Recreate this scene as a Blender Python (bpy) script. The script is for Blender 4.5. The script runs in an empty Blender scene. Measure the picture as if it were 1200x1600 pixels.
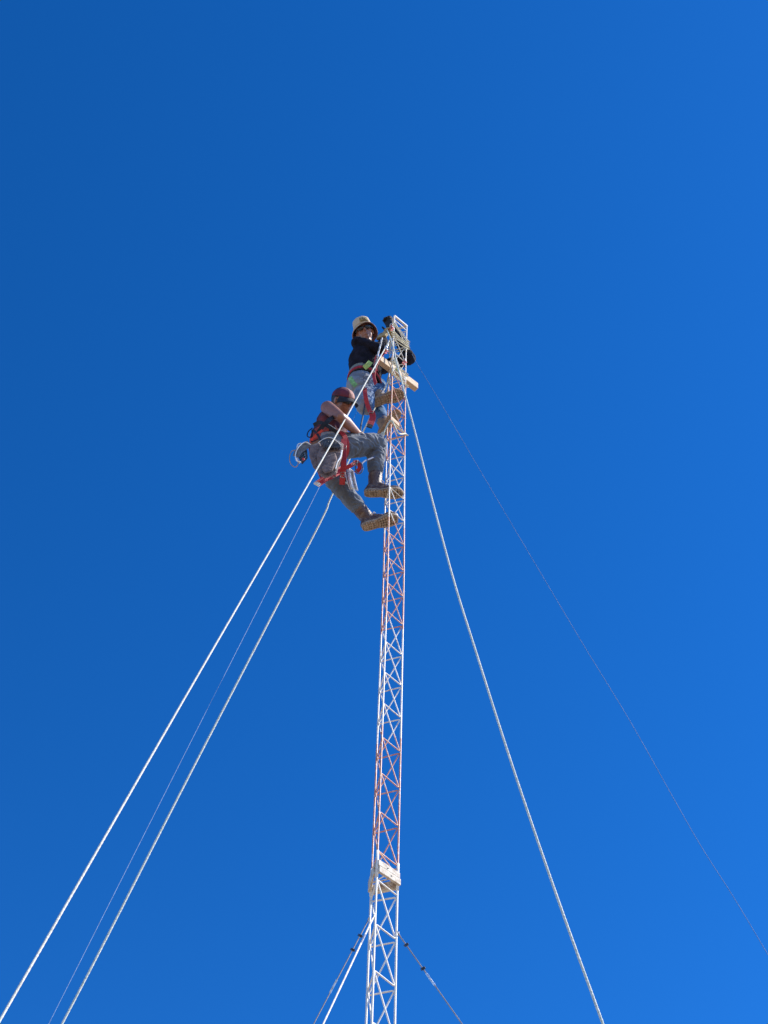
import bpy, bmesh, math, random
from mathutils import Vector, Matrix, noise
V = Vector
R = math.radians
random.seed(7)
C = bpy.context.scene.collection
S = bpy.context.scene

# ------------------------------------------------------------------ camera
PITCH, ROLL, FPX = R(56.4), R(2.04), 2400.0
cam_d = bpy.data.cameras.new('camera'); cam = bpy.data.objects.new('camera', cam_d); C.objects.link(cam)
S.camera = cam
cam_d.sensor_fit = 'VERTICAL'; cam_d.sensor_height = 36; cam_d.lens = 36*FPX/1600
cam_d.clip_start = .05; cam_d.clip_end = 6000
CAM = V((0, 0, 1.6))
FW = V((0, math.cos(PITCH), math.sin(PITCH)))
U0 = V((0, -math.sin(PITCH), math.cos(PITCH))); R0 = V((1, 0, 0))
CR = R0*math.cos(ROLL) + U0*math.sin(ROLL)
CU = U0*math.cos(ROLL) - R0*math.sin(ROLL)
CT = -FW
m = Matrix((CR, CU, CT)).transposed().to_4x4(); m.translation = CAM
cam.matrix_world = m

# ------------------------------------------------------------------ sky, sun, exposure
SUN_EL, SUN_AZ = R(48), R(0)            # azimuth measured from +X towards +Y
sdir = V((math.cos(SUN_EL)*math.cos(SUN_AZ), math.cos(SUN_EL)*math.sin(SUN_AZ), math.sin(SUN_EL)))
w = bpy.data.worlds.new('World'); S.world = w; w.use_nodes = True
nt = w.node_tree; bg = nt.nodes['Background']
sky = nt.nodes.new('ShaderNodeTexSky'); sky.sky_type = 'NISHITA'; sky.sun_disc = False
sky.sun_elevation = SUN_EL; sky.sun_rotation = math.atan2(sdir.x, sdir.y)
sky.altitude = 2600; sky.air_density = 1.0; sky.dust_density = .25; sky.ozone_density = 4.0
hs = nt.nodes.new('ShaderNodeHueSaturation'); hs.inputs['Saturation'].default_value = 1.15
hs.inputs['Hue'].default_value = .5; hs.inputs['Value'].default_value = .96
gm = nt.nodes.new('ShaderNodeGamma'); gm.inputs[1].default_value = 1.4      # deep, polarised high-altitude blue
nt.links.new(sky.outputs[0], gm.inputs[0]); nt.links.new(gm.outputs[0], hs.inputs['Color']); nt.links.new(hs.outputs[0], bg.inputs['Color'])
bg.inputs['Strength'].default_value = .115
sl = bpy.data.lights.new('sun', 'SUN'); sl.energy = 5.0; sl.angle = R(.5); sl.color = (1, .95, .87)
so = bpy.data.objects.new('sun', sl); C.objects.link(so)
so.rotation_euler = sdir.to_track_quat('Z', 'Y').to_euler(); so.location = (8, -4, 20)
S.view_settings.view_transform = 'Standard'; S.view_settings.look = 'None'
S.view_settings.exposure = .6; S.view_settings.gamma = 1

# ------------------------------------------------------------------ measuring helpers
def P(x, y, Y):
    """world point seen at photo pixel (x, y) at horizontal distance Y from the camera"""
    r = FW*FPX + CR*(x-600) - CU*(y-800)
    return CAM + r*(Y/r.y)
def proj(p):
    q = p-CAM; d = q.dot(FW)
    return (600+FPX*q.dot(CR)/d, 800-FPX*q.dot(CU)/d)
def lerp(tab, t):
    tab = sorted(tab)
    if t <= tab[0][0]:
        (a, b), (c, d) = tab[0], tab[1]
    elif t >= tab[-1][0]:
        (a, b), (c, d) = tab[-2], tab[-1]
    else:
        for i in range(len(tab)-1):
            if tab[i][0] <= t <= tab[i+1][0]:
                (a, b), (c, d) = tab[i], tab[i+1]; break
    return b+(d-b)*(t-a)/(c-a)

# ------------------------------------------------------------------ object helpers
def tag(o, label=None, cat=None, group=None, kind=None):
    if label: o['label'] = label
    if cat: o['category'] = cat
    if group: o['group'] = group
    if kind: o['kind'] = kind
    return o
def empty(name, loc=(0, 0, 0)):
    o = bpy.data.objects.new(name, None); C.objects.link(o); o.location = loc
    o.empty_display_size = .1
    return o
def link(name, me, mat, parent=None, smooth=True):
    o = bpy.data.objects.new(name, me); C.objects.link(o)
    me.materials.clear(); me.materials.append(mat)
    if smooth:
        for p in me.polygons: p.use_smooth = True
    if parent is not None:
        o.parent = parent
        L = V((0, 0, 0)); q = parent
        while q is not None: L = L+V(q.location); q = q.parent
        o.location = -L
    return o
def obj(name, bm, mat, parent=None, smooth=True):
    bmesh.ops.recalc_face_normals(bm, faces=bm.faces[:])
    me = bpy.data.meshes.new(name); bm.to_mesh(me); bm.free()
    return link(name, me, mat, parent, smooth)

def frames(pts):
    """parallel-transported frames along a polyline"""
    n = len(pts); T = []
    for i in range(n):
        a = pts[max(0, i-1)]; b = pts[min(n-1, i+1)]
        T.append((b-a).normalized())
    u = T[0].orthogonal().normalized(); out = []
    for i in range(n):
        u = (u - T[i]*u.dot(T[i])).normalized()
        out.append((T[i], u, T[i].cross(u)))
    return out
def tube(bm, pts, r, seg=10, closed=False):
    pts = [V(p) for p in pts]
    rr = r if isinstance(r, (list, tuple)) else [r]*len(pts)
    fr = frames(pts); rings = []
    for p, (t, u, v), q in zip(pts, fr, rr):
        rings.append([bm.verts.new(p+(u*math.cos(2*math.pi*k/seg)+v*math.sin(2*math.pi*k/seg))*q) for k in range(seg)])
    for a, b in zip(rings, rings[1:]):
        for k in range(seg):
            bm.faces.new((a[k], a[(k+1) % seg], b[(k+1) % seg], b[k]))
    bm.faces.new(rings[0][::-1]); bm.faces.new(rings[-1])
def spline(pts, n=8):
    pts = [V(p) for p in pts]; q = [pts[0]*2-pts[1]]+pts+[pts[-1]*2-pts[-2]]; out = []
    for i in range(1, len(q)-2):
        for k in range(n):
            t = k/n; a, b, c, d = q[i-1], q[i], q[i+1], q[i+2]
            out.append(.5*((2*b)+(c-a)*t+(2*a-5*b+4*c-d)*t*t+(3*b-a-3*c+d)*t**3))
    out.append(pts[-1]); return out
def box(bm, c, ax, ay, az, bev=0.0, seg=2):
    """box with half-axis vectors"""
    c = V(c); vs = []
    for i in (-1, 1):
        for j in (-1, 1):
            for k in (-1, 1):
                vs.append(bm.verts.new(c+ax*i+ay*j+az*k))
    F = [(0, 1, 3, 2), (4, 6, 7, 5), (0, 4, 5, 1), (2, 3, 7, 6), (0, 2, 6, 4), (1, 5, 7, 3)]
    fs = [bm.faces.new([vs[i] for i in f]) for f in F]
    if bev:
        es = list({e for f in fs for e in f.edges})
        bmesh.ops.bevel(bm, geom=es, offset=bev, segments=seg, affect='EDGES', profile=.5)
def capsule(bm, p0, r0, p1, r1, seg=14, rings=5):
    p0, p1 = V(p0), V(p1); d = p1-p0; L = d.length
    if L < 1e-6: d = V((0, 0, 1))
    t = d.normalized(); u = t.orthogonal().normalized(); v = t.cross(u)
    prof = []
    for i in range(1, rings+1):
        a = -math.pi/2+math.pi/2*i/rings; prof.append((r0*math.sin(a), r0*math.cos(a)))
    for i in range(0, rings):
        a = math.pi/2*i/rings; prof.append((L+r1*math.sin(a), r1*math.cos(a)))
    rows = [[bm.verts.new(p0+t*z+(u*math.cos(2*math.pi*k/seg)+v*math.sin(2*math.pi*k/seg))*q) for k in range(seg)] for z, q in prof]
    a0 = bm.verts.new(p0-t*r0); a1 = bm.verts.new(p1+t*r1)
    for a, b in zip(rows, rows[1:]):
        for k in range(seg): bm.faces.new((a[k], a[(k+1) % seg], b[(k+1) % seg], b[k]))
    for k in range(seg):
        bm.faces.new((a0, rows[0][(k+1) % seg], rows[0][k])); bm.faces.new((a1, rows[-1][k], rows[-1][(k+1) % seg]))
def ellipsoid(bm, c, ax, ay, az, seg=20, rings=12):
    mt = Matrix((ax, ay, az)).transposed().to_4x4(); mt.translation = V(c)
    bmesh.ops.create_uvsphere(bm, u_segments=seg, v_segments=rings, radius=1, matrix=mt)
def loft(bm, rows, seg=28, p=2.3):
    """closed body through rows (centre, half-axis a, half-axis b), superellipse section"""
    rings = []
    for c, a, b in rows:
        ring = []
        for k in range(seg):
            t = 2*math.pi*k/seg; ct, st = math.cos(t), math.sin(t)
            ring.append(bm.verts.new(V(c)+a*math.copysign(abs(ct)**(2/p), ct)+b*math.copysign(abs(st)**(2/p), st)))
        rings.append(ring)
    for a, b in zip(rings, rings[1:]):
        for k in range(seg): bm.faces.new((a[k], a[(k+1) % seg], b[(k+1) % seg], b[k]))
    bm.faces.new(rings[0][::-1]); bm.faces.new(rings[-1])
def fuse(bm, voxel, smooth=6, wrinkle=0, wscale=14, seed=0, stretch=V((1, 1, 1)), fold=0):
    """melt overlapping closed shapes into one continuous surface"""
    bmesh.ops.recalc_face_normals(bm, faces=bm.faces[:])
    me = bpy.data.meshes.new('tmp'); bm.to_mesh(me); bm.free()
    o = bpy.data.objects.new('tmp', me); C.objects.link(o)
    a = o.modifiers.new('r', 'REMESH'); a.mode = 'VOXEL'; a.voxel_size = voxel; a.adaptivity = 0
    if smooth:
        b = o.modifiers.new('s', 'SMOOTH'); b.factor = .5; b.iterations = smooth
    dg = bpy.context.evaluated_depsgraph_get(); dg.update()
    out = bpy.data.meshes.new_from_object(o.evaluated_get(dg))
    bpy.data.objects.remove(o); bpy.data.meshes.remove(me)
    if wrinkle:
        nor = [v.normal.copy() for v in out.vertices]
        for v, nn in zip(out.vertices, nor):
            q = V((v.co.x*stretch.x, v.co.y*stretch.y, v.co.z*stretch.z))*wscale+V((seed, seed*2.3, 0))
            q = q+noise.noise_vector(q*.6)*.9
            h = 1-abs(noise.noise(q))*2.4
            h = h*.6+noise.noise(q*2.3)*.5+.45*(.3-abs(noise.noise(q*1.7+V((9, 3, 1))))*1.6)
            v.co += nn*wrinkle*h
    return out
def ribbon(bm, pts, nors, width, th=.0035):
    pts = [V(p) for p in pts]; n = len(pts); rows = []
    for i in range(n):
        t = (pts[min(n-1, i+1)]-pts[max(0, i-1)]).normalized()
        nn = (V(nors[i])-t*V(nors[i]).dot(t)).normalized(); s = t.cross(nn)
        a = s*width/2; b = nn*th/2
        rows.append([bm.verts.new(pts[i]+q) for q in (a+b, -a+b, -a-b, a-b)])
    for a, b in zip(rows, rows[1:]):
        for k in range(4): bm.faces.new((a[k], a[(k+1) % 4], b[(k+1) % 4], b[k]))
    bm.faces.new(rows[0][::-1]); bm.faces.new(rows[-1])
def ik(a, b, l1, l2, pole):
    a, b = V(a), V(b); d = b-a; L = min(d.length, (l1+l2)*.999); t = d.normalized()
    x = (l1*l1-l2*l2+L*L)/(2*L); h = math.sqrt(max(0, l1*l1-x*x))
    q = V(pole)-t*V(pole).dot(t)
    return a+t*x+q.normalized()*h

def joint(x, y, a, b, l1, l2, y0, y1):
    # joint seen at (x, y) whose distance gives the two bones the lengths asked for
    best = None
    for k in range(61):
        p = P(x, y, y0+(y1-y0)*k/60); e = abs((p-a).length-l1)+abs((p-b).length-l2)
        if best is None or e < best[0]: best = (e, p)
    return best[1]

# ------------------------------------------------------------------ materials
def mat(name, col, rough=.8, metal=0, var=.15, scale=40, bump=.2, bscale=120, col2=None, mix=.5, sheen=0, spec=.5, stretch=None):
    M = bpy.data.materials.new(name); M.use_nodes = True; n = M.node_tree; N = n.nodes; b = N['Principled BSDF']
    b.inputs['Roughness'].default_value = rough; b.inputs['Metallic'].default_value = metal
    b.inputs['Specular IOR Level'].default_value = spec
    if sheen: b.inputs['Sheen Weight'].default_value = sheen
    tc = N.new('ShaderNodeTexCoord'); mp = N.new('ShaderNodeMapping')
    n.links.new(tc.outputs['Object'], mp.inputs[0])
    if stretch: mp.inputs['Scale'].default_value = stretch
    no = N.new('ShaderNodeTexNoise'); no.inputs['Scale'].default_value = scale; no.inputs['Detail'].default_value = 6
    n.links.new(mp.outputs[0], no.inputs['Vector'])
    rp = N.new('ShaderNodeValToRGB'); c2 = col2 if col2 else tuple(min(1, c*(1-var*1.6)) for c in col)
    rp.color_ramp.elements[0].position = mix-.13; rp.color_ramp.elements[1].position = mix+.13
    rp.color_ramp.elements[0].color = (*c2, 1)
    rp.color_ramp.elements[1].color = (*(col if col2 else tuple(min(1, c*(1+var)) for c in col)), 1)
    n.links.new(no.outputs['Fac'], rp.inputs[0]); n.links.new(rp.outputs[0], b.inputs['Base Color'])
    if bump:
        nb = N.new('ShaderNodeTexNoise'); nb.inputs['Scale'].default_value = bscale; nb.inputs['Detail'].default_value = 4
        n.links.new(mp.outputs[0], nb.inputs['Vector'])
        bp = N.new('ShaderNodeBump'); bp.inputs['Strength'].default_value = bump; bp.inputs['Distance'].default_value = .01
        n.links.new(nb.outputs['Fac'], bp.inputs['Height']); n.links.new(bp.outputs[0], b.inputs['Normal'])
    return M
WHITE = mat('white_paint', (.76, .70, .60), .45, var=.04, col2=(.62, .58, .52), mix=.36, scale=30, bump=.1)
STEEL = mat('galvanised_steel', (.55, .55, .56), .4, metal=.7, var=.15)
IRON = mat('dark_clamp_steel', (.05, .05, .055), .5, metal=.5)
WOOD = mat('pine_wood', (.66, .50, .33), .75, col2=(.50, .34, .20), mix=.5, scale=6, stretch=(1, 1, 9), bump=.3, bscale=40)
PWOOD = mat('white_painted_wood', (.66, .58, .46), .75, col2=(.36, .27, .19), mix=.47, scale=26, bump=.3, bscale=70)
ROPE = mat('white_rope', (.76, .72, .60), .85, col2=(.56, .52, .42), mix=.42, scale=60, bump=.6, bscale=200)
GROPE = mat('white_green_rope', (.74, .73, .62), .85, col2=(.36, .44, .34), mix=.44, scale=90, bump=.6, bscale=200)
CREAM = mat('cream_rope', (.76, .70, .50), .85, col2=(.52, .46, .28), mix=.42, scale=70, bump=.6, bscale=220)
WIRE = mat('thin_wire', (.30, .42, .58), .6)
DWIRE = mat('dull_wire', (.06, .13, .25), .7)
SKIN = mat('tanned_skin', (.29, .125, .078), .5, var=.08, scale=25, bump=.06, bscale=150)
SKIN.node_tree.nodes['Principled BSDF'].inputs['Subsurface Weight'].default_value = .06
SKIN.node_tree.nodes['Principled BSDF'].inputs['Subsurface Radius'].default_value = (.01, .004, .002)
HAIR = mat('black_hair', (.015, .012, .01), .5, bump=.5)
NAVY = mat('navy_cotton', (.012, .010, .016), .95, var=.3, scale=18, bump=.3, spec=.2)
MAROON = mat('maroon_shirt', (.055, .012, .02), .85, col2=(.20, .03, .03), mix=.42, scale=9, bump=.3)
REDPAD = mat('red_orange_mesh', (.55, .07, .03), .8, col2=(.10, .02, .02), mix=.46, scale=22, bump=.3)
DENIM = mat('blue_denim', (.035, .07, .14), .9, col2=(.11, .19, .30), mix=.60, scale=16, bump=.5, bscale=160, sheen=.2)
GREY = mat('grey_denim', (.115, .130, .155), .9, col2=(.070, .082, .105), mix=.45, scale=9, bump=.15, bscale=160, sheen=.2)
LEATH = mat('brown_leather', (.085, .045, .036), .5, col2=(.20, .14, .10), mix=.40, scale=30, bump=.4)
SUEDE = mat('tan_suede', (.30, .20, .12), .85, col2=(.18, .11, .07), mix=.45, scale=30, bump=.4)
SOLE = mat('tan_rubber', (.40, .30, .21), .85, col2=(.24, .175, .12), mix=.46, scale=38, bump=.4)
LACE = mat('pale_lace', (.62, .55, .45), .85)
HAT = mat('beige_canvas', (.50, .40, .28), .9, var=.04, scale=8, bump=.3)
HATIN = mat('dark_red_lining', (.16, .06, .05), .9)
PATCH = mat('brown_patch', (.08, .05, .025), .8, col2=(.35, .26, .10), mix=.5, scale=60)
CAPM = mat('wine_cap', (.13, .012, .025), .75, col2=(.035, .006, .012), mix=.46, scale=14, bump=.3)
CAPP = mat('pale_pink_panel', (.46, .22, .17), .8)
BLACK = mat('black_plastic', (.012, .012, .014), .25, var=.2)
BLACKF = mat('black_fabric', (.012, .012, .017), .85, var=.3, bump=.3)
REDS = mat('red_webbing', (.42, .02, .022), .75, var=.12, scale=50, bump=.3, bscale=300)
REDM = mat('red_metal', (.62, .05, .04), .4, var=.15)
LIME = mat('lime_fabric', (.42, .55, .14), .8, var=.12)
GREENS = mat('green_webbing', (.20, .42, .16), .8, var=.2)
TAUPE = mat('taupe_canvas', (.21, .140, .118), .9, col2=(.115, .078, .070), mix=.45, scale=25, bump=.5)
DGREY = mat('charcoal_fabric', (.06, .06, .065), .9, var=.2, bump=.3)
WHITEC = mat('white_cloth', (.78, .76, .72), .9, col2=(.45, .42, .40), mix=.36, scale=28, bump=.3)
GLOVE = mat('yellow_leather', (.42, .31, .15), .8, col2=(.18, .12, .05), mix=.45, scale=40, bump=.4)
BLUEW = mat('blue_cord', (.04, .06, .14), .8, col2=(.13, .15, .22), mix=.5, scale=90)

# ------------------------------------------------------------------ ground
def ground():
    bm = bmesh.new(); bmesh.ops.create_grid(bm, x_segments=60, y_segments=60, size=2500)
    for v in bm.verts:
        d = V((v.co.x, v.co.y, 0)).length
        v.co.z = 0 if d < 120 else (noise.noise(v.co*.002)*.5+.5)*min(1, (d-120)/900)*18
    M = mat('dry_soil', (.30, .23, .16), .95, col2=(.22, .165, .11), mix=.5, scale=.6, bump=.4, bscale=6)
    o = obj('ground', bm, M); tag(o, kind='structure')
ground()

# ------------------------------------------------------------------ lattice mast
YM = 6.60                                   # distance of the right-hand leg
SIDE, AL = .158, R(40.5)
dRF = V((-math.cos(AL), -math.sin(AL), 0))*SIDE
dRB = dRF + V((math.cos(AL+R(60)), math.sin(AL+R(60)), 0))*SIDE
LEGX = [(510, 635.6), (560, 634.0), (650, 632.8), (743, 631.8), (900, 631.0), (1150, 626.3), (1350, 621.8), (1465, 619.3), (1600, 617)]
def legR(y): return P(lerp(LEGX, y), y, YM)
ys = [592.5, 620, 648.5, 678, 710, 743.5, 779, 814, 851, 890, 930.5, 974, 1022, 1069.5, 1118.75, 1172.7, 1229, 1289, 1351.6]
RP = [legR(y) for y in ys]
step = RP[1]-RP[0]
top_pts = []
q = RP[0]
for y in (565.5, 540, 515.5): top_pts.append(legR(y))
RP = [legR(510)]+top_pts[::-1][0:]+RP
zj = legR(1376).z                           # the bolted joint of two mast sections
lowR = [legR(1396), legR(1465), legR(1540)]
dz = lowR[1]-lowR[2]
p = lowR[-1]
while p.z > .35:
    p = p-dz; lowR.append(p.copy())
foot = p-dz*(p.z-.12)/dz.z
def off(pts, d): return [p+d for p in pts]
def band_mat():
    M = mat('banded_mast_paint', (.76, .70, .60), .45, var=.03, scale=30, bump=.1)
    n = M.node_tree; N = n.nodes; b = N['Principled BSDF']
    geo = N.new('ShaderNodeNewGeometry'); sx = N.new('ShaderNodeSeparateXYZ'); n.links.new(geo.outputs['Position'], sx.inputs[0])
    nz = N.new('ShaderNodeTexNoise'); nz.inputs['Scale'].default_value = 55; nz.inputs['Detail'].default_value = 5
    n.links.new(geo.outputs['Position'], nz.inputs['Vector'])
    mp = N.new('ShaderNodeMapRange'); z0, z1 = 0.0, 16.0
    mp.inputs['From Min'].default_value = z0; mp.inputs['From Max'].default_value = z1
    n.links.new(sx.outputs['Z'], mp.inputs['Value'])
    rp = N.new('ShaderNodeValToRGB'); rp.color_ramp.interpolation = 'CONSTANT'
    e = rp.color_ramp.elements
    e[0].position = 0; e[0].color = (0, 0, 0, 1)
    cuts = [(1372, 1), (1163, 0), (988, 1), (832, 0), (718, 1), (600, 0)]
    e[1].position = (legR(cuts[0][0]).z-z0)/(z1-z0); e[1].color = (1, 1, 1, 1)
    for y, c in cuts[1:]:
        k = e.new((legR(y).z-z0)/(z1-z0)); k.color = (c, c, c, 1)
    n.links.new(mp.outputs[0], rp.inputs[0])
    wr = N.new('ShaderNodeValToRGB'); wr.color_ramp.elements[0].position = .34; wr.color_ramp.elements[0].color = (.74, .58, .48, 1)
    wr.color_ramp.elements[1].position = .49; wr.color_ramp.elements[1].color = (.58, .225, .11, 1)
    n.links.new(nz.outputs['Fac'], wr.inputs[0])
    ww = N.new('ShaderNodeValToRGB'); ww.color_ramp.elements[0].position = .36; ww.color_ramp.elements[0].color = (.50, .34, .25, 1)
    ww.color_ramp.elements[1].position = .45; ww.color_ramp.elements[1].color = (.76, .70, .60, 1)
    n.links.new(nz.outputs['Fac'], ww.inputs[0])
    mx = N.new('ShaderNodeMix'); mx.data_type = 'RGBA'
    n.links.new(rp.outputs[0], mx.inputs[0]); n.links.new(ww.outputs[0], mx.inputs[6]); n.links.new(wr.outputs[0], mx.inputs[7])
    n.links.new(mx.outputs[2], b.inputs['Base Color'])
    return M
BAND = band_mat()
mast = empty('lattice_mast', (foot.x, foot.y, 0))
tag(mast, 'slender triangular lattice mast painted in white and faded red bands, climbed by two men', 'mast')
def zig(a, b, first):
    """one bent rod: rung, diagonal, rung ... with rounded corners"""
    out = []
    pts = []
    for i in range(len(a)):
        pts += [a[i]+Zd*random.uniform(-.006, .006), b[i]+Zd*random.uniform(-.006, .006)]
    for i, p in enumerate(pts):
        if i == 0 or i == len(pts)-1: out.append(p); continue
        u = (pts[i-1]-p); v = (pts[i+1]-p); r = .016
        p0 = p+u.normalized()*r; p1 = p+v.normalized()*r
        for t in (0, .25, .5, .75, 1): out.append(p0*(1-t)**2+p*2*t*(1-t)+p1*t*t)
    return out
Zd = V((0, 0, 1))
def section(Rl, lr, br, M, name_i):
    FLl, BLl = off(Rl, dRF), off(Rl, dRB)
    cen = (dRF+dRB)/3
    for L in (Rl, FLl, BLl):
        bm = bmesh.new(); tube(bm, L, lr, 12); obj('leg', bm, M, mast)
    def inn(p, k): return p+(Rl[k]+cen-p)*.06
    n = len(Rl)
    for (A, B, ta, tb) in ((FLl, Rl, .010, -.012), (Rl, BLl, -.030, -.030), (FLl, BLl, .0, -.004)):
        a = [A[i]+Zd*ta for i in range(1, n)]; b = [B[i]+Zd*tb for i in range(1, n)]
        a = [p+(Rl[i+1]+cen-p)*.05 for i, p in enumerate(a)]; b = [p+(Rl[i+1]+cen-p)*.05 for i, p in enumerate(b)]
        if (A is Rl): a, b = b, a; pts = zig(a, b, 0)
        else: pts = zig(b, a, 0) if A is FLl and B is Rl else zig(a, b, 0)
        bm = bmesh.new(); tube(bm, pts, br, 8); obj('bracing', bm, M, mast)
upper = RP+[legR(1366)]
section(upper, .0056, .0041, BAND, 0)
section([legR(1380)]+lowR+[foot], .0064, .0048, WHITE, 1)
# top frame
for a, b in ((V((0, 0, 0)), dRF), (V((0, 0, 0)), dRB), (dRF, dRB)):
    bm = bmesh.new(); t = RP[0]; u = (b-a).normalized(); nn = u.cross(Zd)
    box(bm, t+(a+b)/2+Zd*.004, (b-a)/2+u*.004, nn*.0085, Zd*.011, .003); obj('top_bar', bm, WHITE, mast, False)
bm = bmesh.new(); c0 = foot+(dRF+dRB)/3; bmesh.ops.create_cone(bm, cap_ends=True, segments=24, radius1=.30, radius2=.27, depth=.14, matrix=Matrix.Translation((c0.x, c0.y, .06)))
obj('base_plate', bm, mat('concrete', (.4, .39, .36), .9), mast, False)
for d in (V((0, 0, 0)), dRF, dRB):        # coupling sleeves at the joint
    bm = bmesh.new(); tube(bm, [legR(1392)+d, legR(1350)+d], .0092, 12); obj('joint_sleeve', bm, WHITE, mast)

def mid(y): return legR(y)+(dRF+dRB)/3      # mast axis
# boards clamped round the joint
col = empty('board_collar', mid(1376)); tag(col, 'collar of short white painted boards clamped round the mast joint below the red band', 'board collar')
def cboard(a, b, z, h, nrm, ext0, ext1, gap=.016, th=.010):
    u = (b-a).normalized(); c = (a+b)/2+u*(ext1-ext0)/2; L = (b-a).length+ext0+ext1
    bm = bmesh.new(); box(bm, V((c.x, c.y, z))+nrm*gap, u*L/2, nrm*th, Zd*h/2, .0025); return obj('board', bm, PWOOD, col, False)
cc = mid(1376); J = legR(1376)
def outn(a, b):
    n_ = (b-a).normalized().cross(Zd); return n_ if n_.dot((a+b)/2-cc) > 0 else -n_
z_ = J.z
F0, F1, F2 = J+dRF, J.copy(), J+dRB
n1 = outn(F0, F1); n2 = outn(F0, F2); n3 = outn(F1, F2)
cboard(F0, F1, z_+.026, .042, n1, .003, .002, .012, .007); cboard(F0, F1, z_-.020, .046, n1, -.002, .008, .012, .008)
cboard(F0, F2, z_+.018, .040, n2, -.002, .010, .012, .006); cboard(F0, F2, z_-.026, .042, n2, -.006, .006, .012, .006)
cboard(F2, F1, z_-.020, .065, n3, .006, -.010, .012, .008)
for t in (.42, .60):
    bm = bmesh.new(); c = F0.lerp(F1, t)+n1*.021+Zd*(.022 if t < .5 else -.018); tube(bm, [c-n1*.004, c+n1*.003], .0038, 6); obj('bolt', bm, IRON, col, False)

# ------------------------------------------------------------------ guy ropes
def twist(bm, pts, r, strands=3, pitch=.09):
    """laid rope: strands wound round the path"""
    dense = [pts[0]]
    for a, b in zip(pts, pts[1:]):
        n = max(1, int((b-a).length/(pitch/5)))
        for k in range(1, n+1): dense.append(a.lerp(b, k/n))
    fr = frames(dense); s = 0
    acc = [0]
    for a, b in zip(dense, dense[1:]): acc.append(acc[-1]+(b-a).length)
    for j in range(strands):
        line = []
        for p, (t, u, v), L in zip(dense, fr, acc):
            a = 2*math.pi*(L/pitch+j/strands); line.append(p+(u*math.cos(a)+v*math.sin(a))*r*.24)
        tube(bm, line, r*.82, 7)
def plane_pts(T, pix, end, ground_z=.02):
    """points of a sagging rope hanging in the vertical plane through T and end, seen at the given photo positions"""
    h = V((end.x-T.x, end.y-T.y, 0)); n = h.cross(Zd).normalized(); out = [T]
    for x, y in pix:
        r = FW*FPX+CR*(x-600)-CU*(y-800); out.append(CAM+r*((T-CAM).dot(n)/r.dot(n)))
    d = out[-1]-out[-2]
    out.append(out[-1]+d*((ground_z-out[-1].z)/d.z)); return out
GRP = None
def guy(label, T, pix, end, r, M, rope=True, name='guy_rope', cat='rope', pitch=.09):
    pts = plane_pts(T, pix, end)
    body = pts if len(pts) <= 3 else spline(pts[:-1], 8)+[pts[-1]]
    root = empty(name, pts[-1]); tag(root, label, cat)
    bm = bmesh.new()
    if rope: twist(bm, body, r, 3, pitch)
    else: tube(bm, body, r, 7)
    obj('rope' if rope else 'wire', bm, M, root)
    return root, pts
Lf = lambda y: legR(y)+dRF
Lb = lambda y: legR(y)+dRB
e1 = P(0, 1594, 4.9); T1 = P(608, 533, 6.46)
g1, p1 = guy('thick white rope nearest the left edge, crossing in front of both climbers', T1, [(490, 742), (290, 1088), (0, 1594)], e1, .0056, ROPE)
e2 = P(76, 1600, 7.3); T2 = P(608.5, 541, 6.66)
g2, p2 = guy('hair thin pale wire between the two white ropes on the left', T2, [(497, 765), (290, 1175), (76, 1600)], e2, .0016, WIRE, False, 'guy_wire', 'wire')
e3 = P(97, 1600, 7.4); T3 = P(606, 596, 6.63)
g3, p3 = guy('white rope with a green fleck running down left from behind the lower climber', T3, [(523, 765), (507, 803), (457, 900), (300, 1203), (160, 1478), (97, 1600)], e3, .0070, GROPE)
e4 = P(942, 1600, 6.1); T4 = P(604, 514, 6.44)
g4, p4 = guy('white and green rope bowing down to the right of the mast', T4, [(613, 537.5), (620, 567), (634, 620), (651, 685), (669.5, 759), (707, 900), (741, 1010), (800, 1195), (870, 1400), (942, 1600)], e4, .0070, GROPE)
e5 = P(1200, 1492, 6.9); T5 = P(636.5, 531, 6.62)
g5, p5 = guy('hair thin dark wire reaching furthest to the right edge', T5, [(647.5, 560.6), (680, 615), (729, 699), (790, 803), (907, 1000), (985, 1128), (1085, 1305), (1145, 1400), (1200, 1492)], e5, .0017, DWIRE, False, 'guy_wire', 'wire')
# stays of the lower collar
def stay(label, T, e, r, M, clamps, name='steel_stay'):
    d = e-T; end = T+d*((.02-T.z)/d.z); root = empty(name, end); tag(root, label, 'guy cable')
    bm = bmesh.new(); tube(bm, [T, T.lerp(end, .5), end], r, 8); obj('cable', bm, M, root)
    u = d.normalized(); s = u.cross(V((0, 1, 0))).normalized(); w_ = u.cross(s)
    for (y, kind) in clamps:
        # position along the line whose picture height is y
        lo, hi = 0, 1
        for _ in range(40):
            mm = (lo+hi)/2
            if proj(T.lerp(e, mm))[1] < y: lo = mm
            else: hi = mm
        c = T.lerp(e, lo); bm = bmesh.new()
        if kind == 'c':
            box(bm, c+s*.004, u*.007, s*.010, w_*.006, .002); tube(bm, [c-u*.004-s*.014, c-u*.004+s*.014], .003, 6); tube(bm, [c+u*.004-s*.014, c+u*.004+s*.014], .003, 6)
            obj('cable_clamp', bm, IRON, root, False)
        else:
            box(bm, c, u*.04, s*.0045, w_*.0045, .001); tube(bm, [c-u*.06, c+u*.06], .003, 6); obj('turnbuckle', bm, STEEL, root, False)
    bm = bmesh.new(); box_l = []
    for k in range(13):
        a = 2*math.pi*k/12; box_l.append(T+(u*math.cos(a)*.014+u*.008)+w_*math.sin(a)*.012)
    tube(bm, box_l, .0028, 6); obj('eye', bm, STEEL, root)
    return root
SG = 'short stays of the lower mast'
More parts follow.
